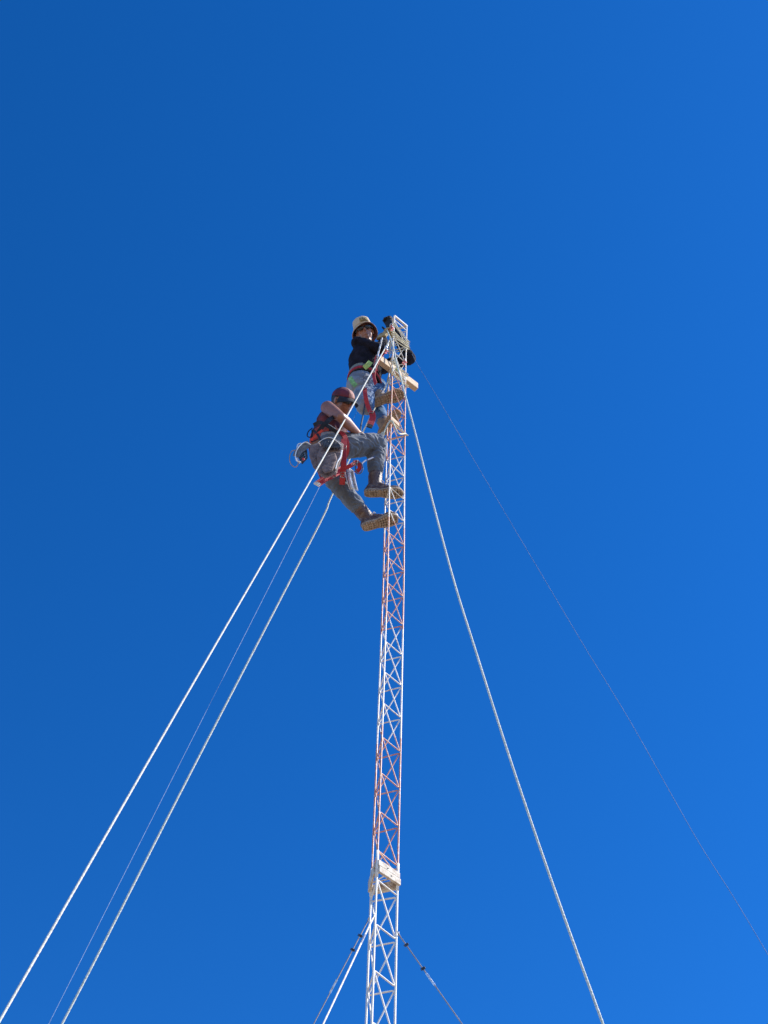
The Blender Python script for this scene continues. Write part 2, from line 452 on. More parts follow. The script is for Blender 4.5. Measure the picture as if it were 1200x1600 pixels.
a = stay('white steel stay from the near leg, lower left of the mast', Lf(1452)+V((-.004, -.006, 0)), P(505, 1600, 6.25), .0046, mat('dull_white_cable', (.55, .51, .45), .6), [(1467, 't')])
b = stay('dark steel stay with black clamps just left of the white stay', Lb(1424), P(490, 1600, 6.95), .0030, mat('dark_cable', (.16, .14, .13), .6), [(1462, 'c'), (1484, 'c'), (1541, 't')])
c = stay('steel stay with two black clamps, lower right of the mast', legR(1457)+V((.004, -.002, 0)), P(722, 1600, 6.75), .0034, mat('dull_cable', (.30, .27, .24), .6), [(1476.5, 'c'), (1513.5, 'c'), (1530, 't')])
# thin strapping rod second strand beside right stay
for o in (a, b, c): o['group'] = SG

# ------------------------------------------------------------------ plank and lashings at the top
u_pl = V((math.cos(AL), math.sin(AL)*.92, 0)).normalized(); n_pl = V((u_pl.y, -u_pl.x, 0))
pc = P(621.5, 583.5, 6.625)
bm = bmesh.new(); box(bm, pc, u_pl*.222, n_pl*.024, Zd*.050, .003, 2)
me = bpy.data.meshes.new('wooden_plank'); bm.to_mesh(me); bm.free()
# align to long axis so the grain runs along it
o = link('wooden_plank', me, WOOD, None, False)
tag(o, 'short pine plank pushed through the mast as a seat below the upper climber', 'plank')
def wrap(bm, y, r, loops, dy, grow=.010, tilt=0, rr=.6):
    """rope wound round the three legs"""
    pts = []
    cen = mid(y)
    for L in range(loops):
        for j, d in enumerate((dRF, V((0, 0, 0)), dRB)):
            base = legR(y+dy*(L+j/3))+d
            o_ = base-mid(y+dy*(L+j/3)); o_.z = 0
            for s_ in (-.5, .5):
                t = V((-o_.y, o_.x, 0)).normalized()
                pts.append(base+o_.normalized()*grow+t*s_*.012+Zd*tilt*o_.dot(u_pl))
    pts = spline(pts, 4); twist(bm, pts, r, 3, .05)
lash = empty('rope_lashing', mid(535)); tag(lash, 'cream rope wound round the mast just under its top', 'rope')
bm = bmesh.new()
for y0, n_, ti in ((527, 2, -.7), (538, 2, -.35)): wrap(bm, y0, .0048, n_, 3.2, .012, ti)
obj('rope', bm, CREAM, lash)
bm = bmesh.new()
for k in range(4):
    a0 = P(610+k*1.1, 517+k*4.2, 6.42); b0 = P(638+random.uniform(-1.5, 1), 537+k*2.8, 6.53)
    m0 = (a0+b0)/2+V((0, -.012, -.02-.008*(k%2))); twist(bm, spline([a0, m0, b0], 6), .0046, 3, .05)
obj('strand', bm, CREAM, lash)
lash2 = empty('rope_lashing', mid(590)); tag(lash2, 'cream rope tying the pine plank to the mast', 'rope')
bm = bmesh.new(); wrap(bm, 583, .004, 2, 3, .009); wrap(bm, 601, .004, 2, 2.5, .009)
twist(bm, spline([Lf(577)+V((.01, -.01, 0)), mid(592)+V((.02, -.06, 0)), legR(603)+V((0, -.01, 0))], 6), .004, 3, .05)
twist(bm, spline([Lf(600)+V((.0, -.012, 0)), mid(588)+V((0, -.065, 0)), legR(583)+V((0, -.01, 0))], 6), .004, 3, .05)
obj('rope', bm, CREAM, lash2)
lash3 = empty('rope_lashing', mid(678)); tag(lash3, 'single cream rope loop tied round the mast beside the grey knee', 'rope')
bm = bmesh.new(); wrap(bm, 679, .0055, 1, .5, .012)
kn = P(597, 681, 6.46)
twist(bm, spline([kn+V((0, 0, .0)), Lf(677)+V((0, -.016, 0)), P(622, 676.5, 6.45), legR(679.5)+V((.008, -.012, 0))], 8), .0068, 3, .06)
twist(bm, spline([kn, kn+V((-.006, 0, .03)), kn+V((.008, 0, .06)), kn+V((.014, 0, .02)), kn+V((.004, 0, -.02)), kn+V((.02, 0, -.06))], 6), .0055, 3, .05)
obj('rope', bm, CREAM, lash3)
bm = bmesh.new(); box(bm, P(617, 661, 6.585), (u_pl+Zd*-.35).normalized()*.055, n_pl*.016, (Zd+u_pl*.35).normalized()*.028, .004)
o = obj('wooden_block', bm, WOOD, None, False); tag(o, 'small wooden block wedged between the mast bars beside the boots of the upper climber', 'wooden block')
# red pulleys / shackles
def shackle(c, s, label):
    root = empty('pulley', c); tag(root, label, 'pulley')
    bm = bmesh.new()
    for sg in (-1, 1):
        bmesh.ops.create_cone(bm, cap_ends=True, segments=20, radius1=s, radius2=s, depth=.006, matrix=Matrix.Translation(c+n_pl*.012*sg) @ n_pl.to_track_quat('Z', 'Y').to_matrix().to_4x4())
    obj('cheek', bm, REDM, root, False)
    bm = bmesh.new(); bmesh.ops.create_cone(bm, cap_ends=True, segments=16, radius1=s*.42, radius2=s*.42, depth=.046, matrix=Matrix.Translation(c) @ n_pl.to_track_quat('Z', 'Y').to_matrix().to_4x4()); obj('axle', bm, STEEL, root, False)
    bm = bmesh.new(); tube(bm, [c+(CU*math.cos(t)+CR*math.sin(t)*.7)*s*.9+CU*s*1.1 for t in [k*math.pi*2/14 for k in range(15)]], .004, 7); obj('shackle', bm, STEEL, root)
shackle(P(611.5, 513, 6.43), .021, 'red pulley just under the top of the mast')
shackle(P(602.5, 548.5, 6.47), .023, 'red pulley between the climber and the mast, where the thick white rope meets the mast')
shackle(P(632, 566.5, 6.50), .017, 'small red pulley on the right leg of the mast above the plank')
bm = bmesh.new(); tube(bm, [P(603, 549, 6.47), P(607.5, 536, 6.47)], .004, 6); tube(bm, [P(594, 560, 6.52), P(602, 549, 6.48)], .005, 6)
o = obj('carabiner_link', bm, STEEL); tag(o, 'steel link joining the red pulley to the mast', 'metal link')

# ------------------------------------------------------------------ people
def hand(bm, wrist, d, palm_n, curl=.6, side=1, s=1.0, fat=0):
    """palm, five separate curled fingers; d points to the fingertips, palm_n out of the palm"""
    d = d.normalized(); n_ = (palm_n-d*palm_n.dot(d)).normalized(); l = d.cross(n_)*side
    k = s
    pc_ = wrist+d*.045*k
    loft(bm, [(wrist-d*.01, l*.026*k, n_*.019*k), (wrist+d*.02*k, l*.035*k, n_*.018*k), (wrist+d*.06*k, l*.041*k, n_*.015*k), (wrist+d*.088*k, l*.038*k, n_*.012*k)], 16)
    for i, (lat, L) in enumerate(((-.030, .070), (-.010, .080), (.010, .075), (.030, .058))):
        p = wrist+d*(.085-.004*abs(i-1.3))*k+l*lat*k; dd = d.copy(); r = (.0088+fat)*k
        for j, f in enumerate((.45, .32, .23)):
            ang = curl*(.75+.35*j)
            dd = (dd*math.cos(ang)+n_.cross(dd).cross(dd).normalized()*(-1)*0+n_*math.sin(ang)).normalized() if j == 0 else (dd*math.cos(ang)+((n_*1).cross(l)*0+dd.cross(l).normalized()*(1 if dd.cross(l).dot(n_) > 0 or j > 0 and side*0 else -1))*math.sin(ang)).normalized()
            q = p+dd*L*f*k; capsule(bm, p, r, q, r*.92, 8, 3); p = q; r *= .92
    p = wrist+d*.022*k+l*-.034*k; q = p+(d*.55-l*.75+n_*.35).normalized()*.036*k; capsule(bm, p, .012*k, q, .0105*k, 8, 3)
    q2 = q+(d*.85-l*.2+n_*.5).normalized()*.030*k; capsule(bm, q, .0105*k, q2, .009*k, 8, 3)

def head(bm, c, f, u):
    f = f.normalized(); u = (u-f*u.dot(f)).normalized(); s = f.cross(u).normalized()   # s = the person's right... kept only for symmetry
    ellipsoid(bm, c+u*.025-f*.012, s*.076, f*.095, u*.098)
    ellipsoid(bm, c-u*.035+f*.022, s*.060, f*.066, u*.070)
    ellipsoid(bm, c-u*.082+f*.060, s*.028, f*.024, u*.020)          # chin
    for k in (-1, 1):
        ellipsoid(bm, c+s*k*.040-u*.018+f*.058, s*.022, f*.022, u*.020)   # cheek
        ellipsoid(bm, c+s*k*.078-u*.005-f*.008, s*.009, f*.018, u*.031)   # ear
        ellipsoid(bm, c+s*k*.028+u*.022+f*.078, s*.022, f*.012, u*.008)   # brow
    loft(bm, [(c+u*.015+f*.080, s*.008, f*.008), (c-u*.010+f*.095, s*.011, f*.013), (c-u*.026+f*.100, s*.016, f*.014), (c-u*.034+f*.092, s*.012, f*.008)], 12)
    for k, (dy, r) in enumerate(((-.053, .0075), (-.063, .0085))):
        tube(bm, [c+u*dy+s*x+f*(.087-abs(x)*.55) for x in (-.024, -.012, 0, .012, .024)], [r*.4, r*.9, r, r*.9, r*.4], 8)

def glasses(root, c, f, u, M=BLACK):
    f = f.normalized(); u = (u-f*u.dot(f)).normalized(); s = f.cross(u).normalized()
    g = empty('sunglasses', (0, 0, 0)); g.parent = root; g.location = c-root.location
    bm = bmesh.new()
    for k in (-1, 1):
        ellipsoid(bm, c+s*k*.034+u*.004+f*.094, s*.029+f*-.006*k, f*.007, u*.021, 16, 8)
    obj('lens', bm, M, g)
    bm = bmesh.new()
    tube(bm, spline([c-s*.082-f*.0+u*.006, c-s*.070+f*.072+u*.008, c-s*.02+f*.100+u*.012, c+s*.02+f*.100+u*.012, c+s*.070+f*.072+u*.008, c+s*.082+u*.006], 5), .0035, 8)
    obj('frame', bm, M, g)

def boot(root, ankle, d, up, up_mat, label=None, shaft_dir=None, L=.30, laces=True, wide=1.0, hgt=.085):
    """ankle = centre of the ankle, d = heel to toe, up = out of the sole upwards"""
    d = d.normalized(); up = (up-d*up.dot(d)).normalized(); s = d.cross(up)
    b0 = ankle-up*hgt                      # on the sole under the ankle
    heel = b0-d*.075; sh = (shaft_dir or up).normalized()
    g = empty('boot', (0, 0, 0)); g.parent = root; g.location = ankle-root.location
    if label: g['label'] = label
    bm = bmesh.new()
    capsule(bm, ankle-up*.02, .052, ankle+sh*.10, .058)
    capsule(bm, heel+up*.040+d*.030, .040, ankle-d*.012, .046)
    capsule(bm, b0+up*.038, .040, b0+up*.045+d*.09, .043)
    capsule(bm, ankle+d*.01, .045, b0+up*.050+d*.10, .040)
    ellipsoid(bm, b0+d*.150+up*.036, s*.050*wide, d*.072, up*.044)
    obj('upper', link_bm(fuse(bm, .007, 4, .0025, 26, 3)), up_mat, g) if False else link('upper', fuse(bm, .007, 4, .0025, 26, 3), up_mat, g)
    bm = bmesh.new()                         # sole: outline, welt and lugs
    prof = [(0, .016), (.012, .027), (.04, .034), (.085, .033), (.125, .031), (.165, .039), (.205, .047), (.245, .046), (.275, .036), (.292, .020), (.298, .006)]
    out = [(t*L/.298, w_*wide) for t, w_ in prof]
    ring = [heel+d*(t-.005)+s*w_*1.06 for t, w_ in out]+[heel+d*(t-.005)-s*w_*1.06 for t, w_ in out[::-1]]
    for (z0, z1, k) in ((-.003, .019, 1.0),):
        lo = [bm.verts.new(p+up*z0) for p in ring]; hi = [bm.verts.new(p+up*z1) for p in ring]; n = len(ring)
        for i in range(n): bm.faces.new((lo[i], lo[(i+1) % n], hi[(i+1) % n], hi[i]))
        bm.faces.new(lo[::-1]); bm.faces.new(hi)
    t = .012
    while t < .285:
        wd = lerp(out, t*L/.298)
        if not (.100 < t < .135):
            for q in (-.72, -.24, .24, .72):
                c_ = heel+d*(t*L/.298)+s*q*wd-up*.008+d*(.004 if abs(q) < .5 else 0)
                box(bm, c_, d*.0078, s*wd*.19, up*.007, .0015, 1)
        t += .0205
    # raised heel block
    box(bm, heel+d*.045-up*.006, d*.040, s*.026, up*.004, .003, 1)
    obj('sole', bm, SOLE, g, False)
    if laces:
        bm = bmesh.new()
        for k in range(5):
            c_ = ankle+d*(.045+.017*k)-up*(.0+.013*k)+up*.018
            tube(bm, spline([c_-s*.030-up*.010, c_+up*.006, c_+s*.030-up*.010+d*.01], 4), .0032, 6)
        c_ = ankle+d*.048+up*.016
        for k in (-1, 1):
            tube(bm, spline([c_, c_+s*k*.025+d*.02+up*.012, c_+s*k*.045+up*.0, c_+s*k*.018-up*.006+d*.006], 5), .0028, 6)
        obj('lace', bm, LACE, g)
    return g

def ring_pts(c, a, b, t0=0, t1=2*math.pi, n=28):
    out, nn = [], []
    for k in range(n+1):
        t = t0+(t1-t0)*k/n; out.append(c+a*math.cos(t)+b*math.sin(t)); nn.append(a.normalized()*math.cos(t)+b.normalized()*math.sin(t))
    return out, nn
def strap_ring(root, name, c, a, b, width, M, t0=0, t1=2*math.pi, th=.004):
    bm = bmesh.new(); p_, n_ = ring_pts(c, a, b, t0, t1); ribbon(bm, p_, n_, width, th); return obj(name, bm, M, root, False)
def strap(root, name, pts, nor, width, M, th=.004, n=5):
    bm = bmesh.new(); q = spline(pts, n); nn = [nor]*len(q) if isinstance(nor, V) else nor; ribbon(bm, q, nn, width, th); return obj(name, bm, M, root, False)

BUCK = mat('dull_buckle_steel', (.22, .21, .20), .5, metal=.4)
def buckle(root, c, a, n_, s=.020):
    a = a.normalized(); b = n_.cross(a).normalized(); a = b.cross(n_).normalized()
    bm = bmesh.new(); q = [c+n_*.008+a*x*s+b*y*s*.8 for x, y in ((-1, -1), (1, -1), (1, 1), (-1, 1), (-1, -1))]
    tube(bm, q, .0036, 7); tube(bm, [c+n_*.009-b*s*.8, c+n_*.009+b*s*.8], .003, 6); return obj('buckle', bm, BUCK, root)
# ================= upper climber =================
def climber_a():
    fwd = V((.86, -.50, 0)).normalized(); rt = V((fwd.y, -fwd.x, 0)); # right-hand side
    pel = P(569, 607, 6.66)
    root = empty('person', pel)
    tag(root, 'upper climber in beige bucket hat and dark long sleeves, hugging the mast top', 'person')
    rh, lh = pel+rt*.09-Zd*.02, pel-rt*.09-Zd*.02
    neck = P(574, 553, 6.60); chest = pel.lerp(neck, .66)
    rs = neck+rt*.150-Zd*.035-fwd*.01; ls = neck-rt*.155-Zd*.055+fwd*.02
    hc = P(569.5, 519.5, 6.545)
    hf = (CT*.90+CR*-.02+CU*.36); hu = (CU*.94-CR*.30-CT*.3)
    # legs
    ra = P(603, 667, 6.75); rk = joint(588, 638, rh, ra, .42, .40, 6.2, 6.9)
    la = P(591, 624, 6.65); lk = joint(591, 603, lh, la, .40, .40, 6.6, 7.1)
    # arms
    re = P(592, 545, 6.46); rw = P(600, 533, 6.50)
    le = P(640, 560, 6.68); lw = P(613.5, 514, 6.62)
    # --- body (skin)
    bm = bmesh.new(); head(bm, hc, hf, hu)
    capsule(bm, neck-Zd*.02, .054, hc-hu.normalized()*.05-hf.normalized()*.02, .052)
    loft(bm, [(pel-Zd*.06, rt*.13, fwd*.09), (pel+Zd*.05, rt*.135, fwd*.09), (pel.lerp(neck, .4), rt*.12, fwd*.085), (chest, rt*.15, fwd*.10), (pel.lerp(neck, .86), rt*.15, fwd*.085), (neck, rt*.07, fwd*.05)])
    for a, b, r0, r1 in ((rs, re, .043, .035), (re, rw, .036, .025), (ls, le, .043, .035), (le, lw, .036, .025), (rh, rk, .072, .048), (rk, ra, .048, .032), (lh, lk, .072, .048), (lk, la, .048, .032), (neck-Zd*.04, rs, .05, .05), (neck-Zd*.04, ls, .05, .05)):
        capsule(bm, a, r0, b, r1)
    capsule(bm, ra, .033, ra+V((.5, -.6, -.2))*.12, .03); capsule(bm, la, .033, la+fwd*.14-Zd*.05, .03)
    link('body', fuse(bm, .0065, 3), SKIN, root)
    # --- hair
    bm = bmesh.new(); f_ = hf.normalized(); u_ = (hu-f_*hu.dot(f_)).normalized(); s_ = f_.cross(u_)
    ellipsoid(bm, hc+u_*.03-f_*.03, s_*.084, f_*.090, u_*.095); ellipsoid(bm, hc-u_*.03-f_*.045, s_*.072, f_*.06, u_*.05)
    link('hair', fuse(bm, .008, 2, .002, 60, 1), HAIR, root)
    glasses(root, hc, hf, hu)
    # --- bucket hat
    hat = empty('bucket_hat'); hat.parent = root; hat.location = hc-root.location
    def hatshell(prof, th, name, M):
        bm = bmesh.new(); seg = 40; rows = []
        for rad, z, wob in prof:
            rows.append([bm.verts.new(hc+f_*-.012+u_*(z+wob*math.sin(t)+.15*wob*math.cos(t*3))+(s_*math.cos(t)*.92+f_*math.sin(t)*1.05)*rad) for t in [2*math.pi*k/seg for k in range(seg)]])
        for a, b in zip(rows, rows[1:]):
            for k in range(seg): bm.faces.new((a[k], a[(k+1) % seg], b[(k+1) % seg], b[k]))
        if th is None: bm.faces.new(rows[0])
        o = obj(name, bm, M, hat)
        md = o.modifiers.new('t', 'SOLIDIFY'); md.thickness = .003; return o
    hatshell([(.045, .146, 0), (.072, .143, 0), (.086, .130, 0), (.091, .105, 0), (.095, .075, 0), (.099, .052, 0)], None, 'crown', HAT)
    hatshell([(.099, .052, 0), (.110, .034, .010), (.123, .010, .030), (.134, -.016, .052)], 1, 'brim', HAT)
    hatshell([(.0955, .049, 0), (.107, .030, .010), (.120, .006, .030), (.131, -.018, .052)], 1, 'brim_lining', HATIN)
    bm = bmesh.new(); rows = []
    for z in (.070, .092, .114):
        row = []
        for k in range(9):
            t = math.pi/2+.28-.12*k+.25+.25; rad = .0985 if z < .08 else (.096 if z < .1 else .0925)
            row.append(bm.verts.new(hc-f_*.012+u_*z+(s_*math.cos(t)*.92+f_*math.sin(t)*1.05)*rad))
        rows.append(row)
    for a, b in zip(rows, rows[1:]):
        for k in range(8): bm.faces.new((a[k], a[k+1], b[k+1], b[k]))
    o = obj('patch', bm, PATCH, hat); o.modifiers.new('t', 'SOLIDIFY').thickness = .0015
    # --- shirt
    bm = bmesh.new(); waist = pel+Zd*.09
    loft(bm, [(waist-Zd*.02, rt*.155, fwd*.125), (pel.lerp(neck, .35), rt*.15, fwd*.125), (chest-fwd*.01, rt*.178, fwd*.135), (pel.lerp(neck, .84), rt*.175, fwd*.115), (neck-Zd*.005, rt*.095, fwd*.08), (neck+Zd*.03+(hc-neck)*.10, rt*.066, fwd*.064)])
    for a, b, r0, r1 in ((rs, re, .064, .053), (re, rw, .053, .036), (ls, le, .064, .058), (le, lw, .057, .036), (neck-Zd*.07, rs, .068, .066), (neck-Zd*.07, ls, .068, .066)): capsule(bm, a, r0, b, r1)
    back = pel+Zd*.17-fwd*.09; capsule(bm, back, .06, back+V((-.02, 0, -.07)), .045)
    link('shirt', fuse(bm, .007, 3, .007, 15, 2, V((1, 1, .7))), NAVY, root)
    # --- jeans
    bm = bmesh.new()
    loft(bm, [(pel-Zd*.10, rt*.10, fwd*.09), (pel-Zd*.04, rt*.165, fwd*.125), (pel+Zd*.02, rt*.160, fwd*.125), (pel+Zd*.075, rt*.148, fwd*.115)])
    for a, b, r0, r1 in ((rh, rk, .098, .070), (lh, lk, .094, .068)): capsule(bm, a, r0, b, r1)
    capsule(bm, rk, .070, ra+(rk-ra).normalized()*.07, .054); capsule(bm, lk, .070, la+(lk-la).normalized()*.06, .058)
    capsule(bm, pel-fwd*.06-Zd*.05, .10, rh-Zd*.05-fwd*.02, .095); capsule(bm, pel-Zd*.07, .10, P(570, 634, 6.56), .080)
    me = fuse(bm, .0065, 3, .0075, 13, 5, V((1, 1, 1.5)))
    link('jeans', me, JEANS_A, root)
    # --- boots
    boot(root, ra, V((.52, -.80, .05)), Zd+V((.1, .30, 0)), SUEDE, shaft_dir=rk-ra, L=.27)
    boot(root, la, CR*.95+CU*.30, FW+CU*.30, SUEDE, shaft_dir=V((.0, .15, 1)), L=.31, laces=False, wide=1.2)
    # --- glove, work harness
    bm = bmesh.new(); g0 = P(599, 525, 6.475)
    hand(bm, g0-Zd*.035, V((.18, -.1, 1)), V((1, .1, -.1)), .6, -1, 1.12, .002)
    loft(bm, [(g0+V((-.02, 0, -.05)), CR*.040, n_pl*.030), (g0+V((-.005, 0, .01)), CR*.045, n_pl*.034), (g0+V((0, 0, .04)), CR*.040, n_pl*.028)], 16)
    link('glove', fuse(bm, .006, 2, .003, 40, 1), GLOVE, root)
    bm = bmesh.new(); hand(bm, lw, V((-.35, -.15, 1)), V((-.6, -.8, 0)), .6, 1, 1.1, .002)
    capsule(bm, lw-V((-.35, -.15, 1))*.08, .050, lw+V((-.35, -.15, 1))*.08, .046); ellipsoid(bm, lw+V((-.035, -.02, .12)), CR*.040, CT*.045, CU*.055)
    link('glove', fuse(bm, .006, 2), BLACKF, root)
    wa = pel+Zd*.10
    strap_ring(root, 'belt', wa, rt*.168, fwd*.140, .055, DGREY, th=.010)
    strap_ring(root, 'harness_belt', wa-Zd*.005, rt*.176, fwd*.148, .034, REDS, th=.006)
    tr = fwd.cross(Zd)
    strap_ring(root, 'padding', wa+Zd*.05, rt*.166, fwd*.139, .05, mat('grey_green_pad', (.20, .20, .16), .85), -.9, 1.3, .012)
    strap(root, 'vest_panel', [P(569, 575, 6.49), P(575, 570, 6.48), P(579, 565, 6.48)], CT, .045, LIME)
    strap(root, 'vest_panel', [P(611, 577, 6.60), P(616, 581, 6.60), P(621, 583, 6.60)], CT, .07, LIME)
    # leg loops and dangling strap
    ax = (rk-rh).normalized(); t1 = rt-ax*rt.dot(ax); t1.normalize(); t2 = ax.cross(t1)
    strap_ring(root, 'leg_strap', rh+ax*.20, t1*.096, t2*.096, .032, REDS)
    strap(root, 'leg_strap', [P(570, 606, 6.42), P(571, 618, 6.43), P(574, 632, 6.47), P(579, 645, 6.50)], CT+CR*.1, .036, REDS)
    strap(root, 'hanging_strap', [P(580, 643, 6.44), P(582.5, 652, 6.45), P(578, 665, 6.46)], CT, .052, REDS, .006)
    strap(root, 'strap_end', [P(578.6, 663.5, 6.458), P(577, 668, 6.46)], CT, .046, BLACKF, .010)
    strap(root, 'side_strap', [P(587, 600, 6.42), P(584, 585, 6.44), P(590, 566, 6.47), P(599, 552, 6.49)], CT-CR*.3, .030, REDS)
    strap(root, 'chest_strap', [P(589, 556, 6.40), P(586, 566, 6.43), P(589, 580, 6.47)], CT+CR*.4, .022, REDS)
    for x, y, Y in ((567, 605, 6.405), (579.5, 645, 6.44), (587, 568, 6.415)): buckle(root, P(x, y, Y), CU+CR*.2, CT)
    strap(root, 'webbing_tail', [P(556, 603, 6.42), P(551, 597, 6.41), P(546.5, 589.5, 6.40)], CT, .040, GREENS, .006)
    return root
# jeans greyer at the seat, bluer towards the mast, mottled by a large soft noise
JEANS_A = mat('blue_grey_jeans', (.020, .062, .165), .9, col2=(.07, .16, .30), mix=.54, scale=9, bump=.2, bscale=160)
def two_tone(M, x0):
    # base colour desaturated left of x0, with a soft step to full blue
    n = M.node_tree; N = n.nodes; b = N['Principled BSDF']; src = b.inputs['Base Color'].links[0].from_socket
    tc = N.new('ShaderNodeTexCoord'); sx = N.new('ShaderNodeSeparateXYZ'); n.links.new(tc.outputs['Object'], sx.inputs[0])
    mr = N.new('ShaderNodeMapRange'); mr.inputs['From Min'].default_value = x0-.02; mr.inputs['From Max'].default_value = x0+.03
    n.links.new(sx.outputs['X'], mr.inputs['Value'])
    mx = N.new('ShaderNodeMix'); mx.data_type = 'RGBA'; n.links.new(mr.outputs[0], mx.inputs[0])
    hv = N.new('ShaderNodeHueSaturation'); hv.inputs['Saturation'].default_value = .34; hv.inputs['Value'].default_value = 1.0
    n.links.new(src, hv.inputs['Color']); n.links.new(hv.outputs[0], mx.inputs[6]); n.links.new(src, mx.inputs[7]); n.links.new(mx.outputs[2], b.inputs['Base Color'])
two_tone(JEANS_A, P(578, 630, 6.6).x)
climber_a()

# ================= lower climber =================
def climber_b():
    fwd = V((1, .02, 0)).normalized(); rt = V((fwd.y, -fwd.x, 0))
    pel = P(515, 713, 6.42)
    root = empty('person', pel)
    tag(root, 'lower climber in wine red cap, sleeveless maroon top and grey jeans, sitting in harness', 'person')
    rh, lh = pel+rt*.09, pel-rt*.09
    neck = P(521, 650, 6.28); chest = pel.lerp(neck, .66)
    bx = (neck-pel).normalized(); bf = (fwd-bx*fwd.dot(bx)).normalized(); br = bf.cross(bx).normalized()
    br2 = (rt-bx*rt.dot(bx)).normalized()
    rs = neck+br2*.150-bx*.045-V((.045, 0, 0)); ls = neck-br2*.155-bx*.05
    hc = P(536, 628, 6.22)
    hf = (CT*.72+CR*.66-CU*.12); hu = (CU*.95+CR*.20-CT*.02)
    ra = P(586, 760, 6.59); rk = P(591, 690, 6.37)
    la = P(576, 812, 6.61); lk = P(547, 775, 6.58)
    lk = ik(lh, la, .43, .40, CT-CR*.12)
    rk = joint(588, 694, rh, ra, .43, .42, 6.2, 6.6)
    re = P(537, 655, 6.07); re = rs+(re-rs).normalized()*.29
    rw = P(558, 676, 6.30)
    le = P(560, 688, 6.50); lw = P(574, 700, 6.50)
    bm = bmesh.new(); head(bm, hc, hf, hu)
    capsule(bm, neck-bx*.02, .056, hc-hu.normalized()*.05-hf.normalized()*.02, .052)
    loft(bm, [(pel-bx*.06, br2*.13, bf*.09), (pel+bx*.05, br2*.135, bf*.09), (pel.lerp(neck, .4), br2*.125, bf*.09), (chest, br2*.155, bf*.105), (pel.lerp(neck, .86), br2*.155, bf*.09), (neck, br2*.07, bf*.05)])
    for a, b, r0, r1 in ((rs, rs.lerp(re, .45), .058, .053), (rs.lerp(re, .45), re, .053, .040), (re, re.lerp(rw, .3), .041, .046), (re.lerp(rw, .3), rw, .046, .029), (ls, le, .05, .040), (le, lw, .040, .027), (rh, rk, .075, .050), (rk, ra, .050, .034), (lh, lk, .075, .050), (lk, la, .050, .034), (neck-bx*.04, rs, .05, .056), (neck-bx*.04, ls, .05, .054)):
        capsule(bm, a, r0, b, r1)
    capsule(bm, ra, .033, ra+V((.14, 0, -.05)), .03); capsule(bm, la, .033, la+V((.13, -.03, -.04)), .03)
    hand(bm, rw, (P(568, 684, 6.36)-rw), V((0, .3, -1)), .35, -1, .97)
    hand(bm, lw, V((1, 0, .1)), V((0, -1, -.3)), .8, 1, .97)
    link('body', fuse(bm, .0065, 3), SKIN, root)
    f_ = hf.normalized(); u_ = (hu-f_*hu.dot(f_)).normalized(); s_ = f_.cross(u_)
    bm = bmesh.new(); ellipsoid(bm, hc+u_*.028-f_*.028, s_*.082, f_*.088, u_*.094); ellipsoid(bm, hc-u_*.02-f_*.045, s_*.074, f_*.058, u_*.045)
    link('hair', fuse(bm, .008, 2, .002, 60, 1), HAIR, root)
    glasses(root, hc, hf, hu)
    # cap
    cap = empty('cap'); cap.parent = root; cap.location = hc-root.location
    def dome(t0, t1, M, name, k=1.0):
        bm = bmesh.new(); rows = []; seg = max(4, int(36*(t1-t0)/(2*math.pi)))
        for j in range(10):
            e = math.pi/2*j/9.3
            rows.append([bm.verts.new(hc-f_*.010+u_*(.034+.078*math.sin(e)*k)+(s_*math.sin(t)*.090+f_*math.cos(t)*.105)*math.cos(e)**.8*k) for t in [t0+(t1-t0)*i/seg for i in range(seg+1)]])
        for a, b in zip(rows, rows[1:]):
            for i in range(seg): bm.faces.new((a[i], a[i+1], b[i+1], b[i]))
        o = obj(name, bm, M, cap); o.modifiers.new('t', 'SOLIDIFY').thickness = .003
    dome(0, 2*math.pi, CAPM, 'crown'); dome(-.42, .30, CAPP, 'front_panel', 1.018)
    bm = bmesh.new(); rows = []
    for j in range(6):
        q = j/5; row = []
        for i in range(15):
            t = -1.15+2.3*i/14
            rad = 1+q*.50*max(0, math.cos(t*.95))**.6
            row.append(bm.verts.new(hc-f_*.010+u_*(.036-.030*q-.036*(math.sin(t)**2)*q)+(s_*math.sin(t)*.090+f_*math.cos(t)*.105)*rad))
        rows.append(row)
    for a, b in zip(rows, rows[1:]):
        for i in range(14): bm.faces.new((a[i], a[i+1], b[i+1], b[i]))
    o = obj('brim', bm, BLACKF, cap); o.modifiers.new('t', 'SOLIDIFY').thickness = .004
    # shirt (sleeveless)
    bm = bmesh.new()
    loft(bm, [(pel+bx*.03-bf*.035, br2*.155, bf*.128), (pel.lerp(neck, .35)-bf*.030, br2*.150, bf*.130), (chest-bf*.012, br2*.176, bf*.132), (pel.lerp(neck, .84)-bf*.01, br2*.160, bf*.112), (neck-bx*.025, br2*.098, bf*.070), (neck+bx*.002, br2*.072, bf*.062)])
    link('tank_top', fuse(bm, .007, 3, .0075, 15, 2, V((1, 1, .7))), MAROON, root)
    # red-orange lumbar vest panel
    bm = bmesh.new(); rows = []
    for j in range(6):
        c_ = pel.lerp(neck, .13+.06*j)-bf*.030; row = []
        for i in range(15):
            t = R(150)+R(125)*i/14
            row.append(bm.verts.new(c_+(bf*math.cos(t)*.142+br2*-math.sin(t)*.166)*(1.0+.012*random.uniform(-1, 1))))
        rows.append(row)
    for a, b in zip(rows, rows[1:]):
        for i in range(14): bm.faces.new((a[i], a[i+1], b[i+1], b[i]))
    o = obj('lumbar_panel', bm, REDPAD, root); o.modifiers.new('t', 'SOLIDIFY').thickness = .008
    # jeans
    bm = bmesh.new()
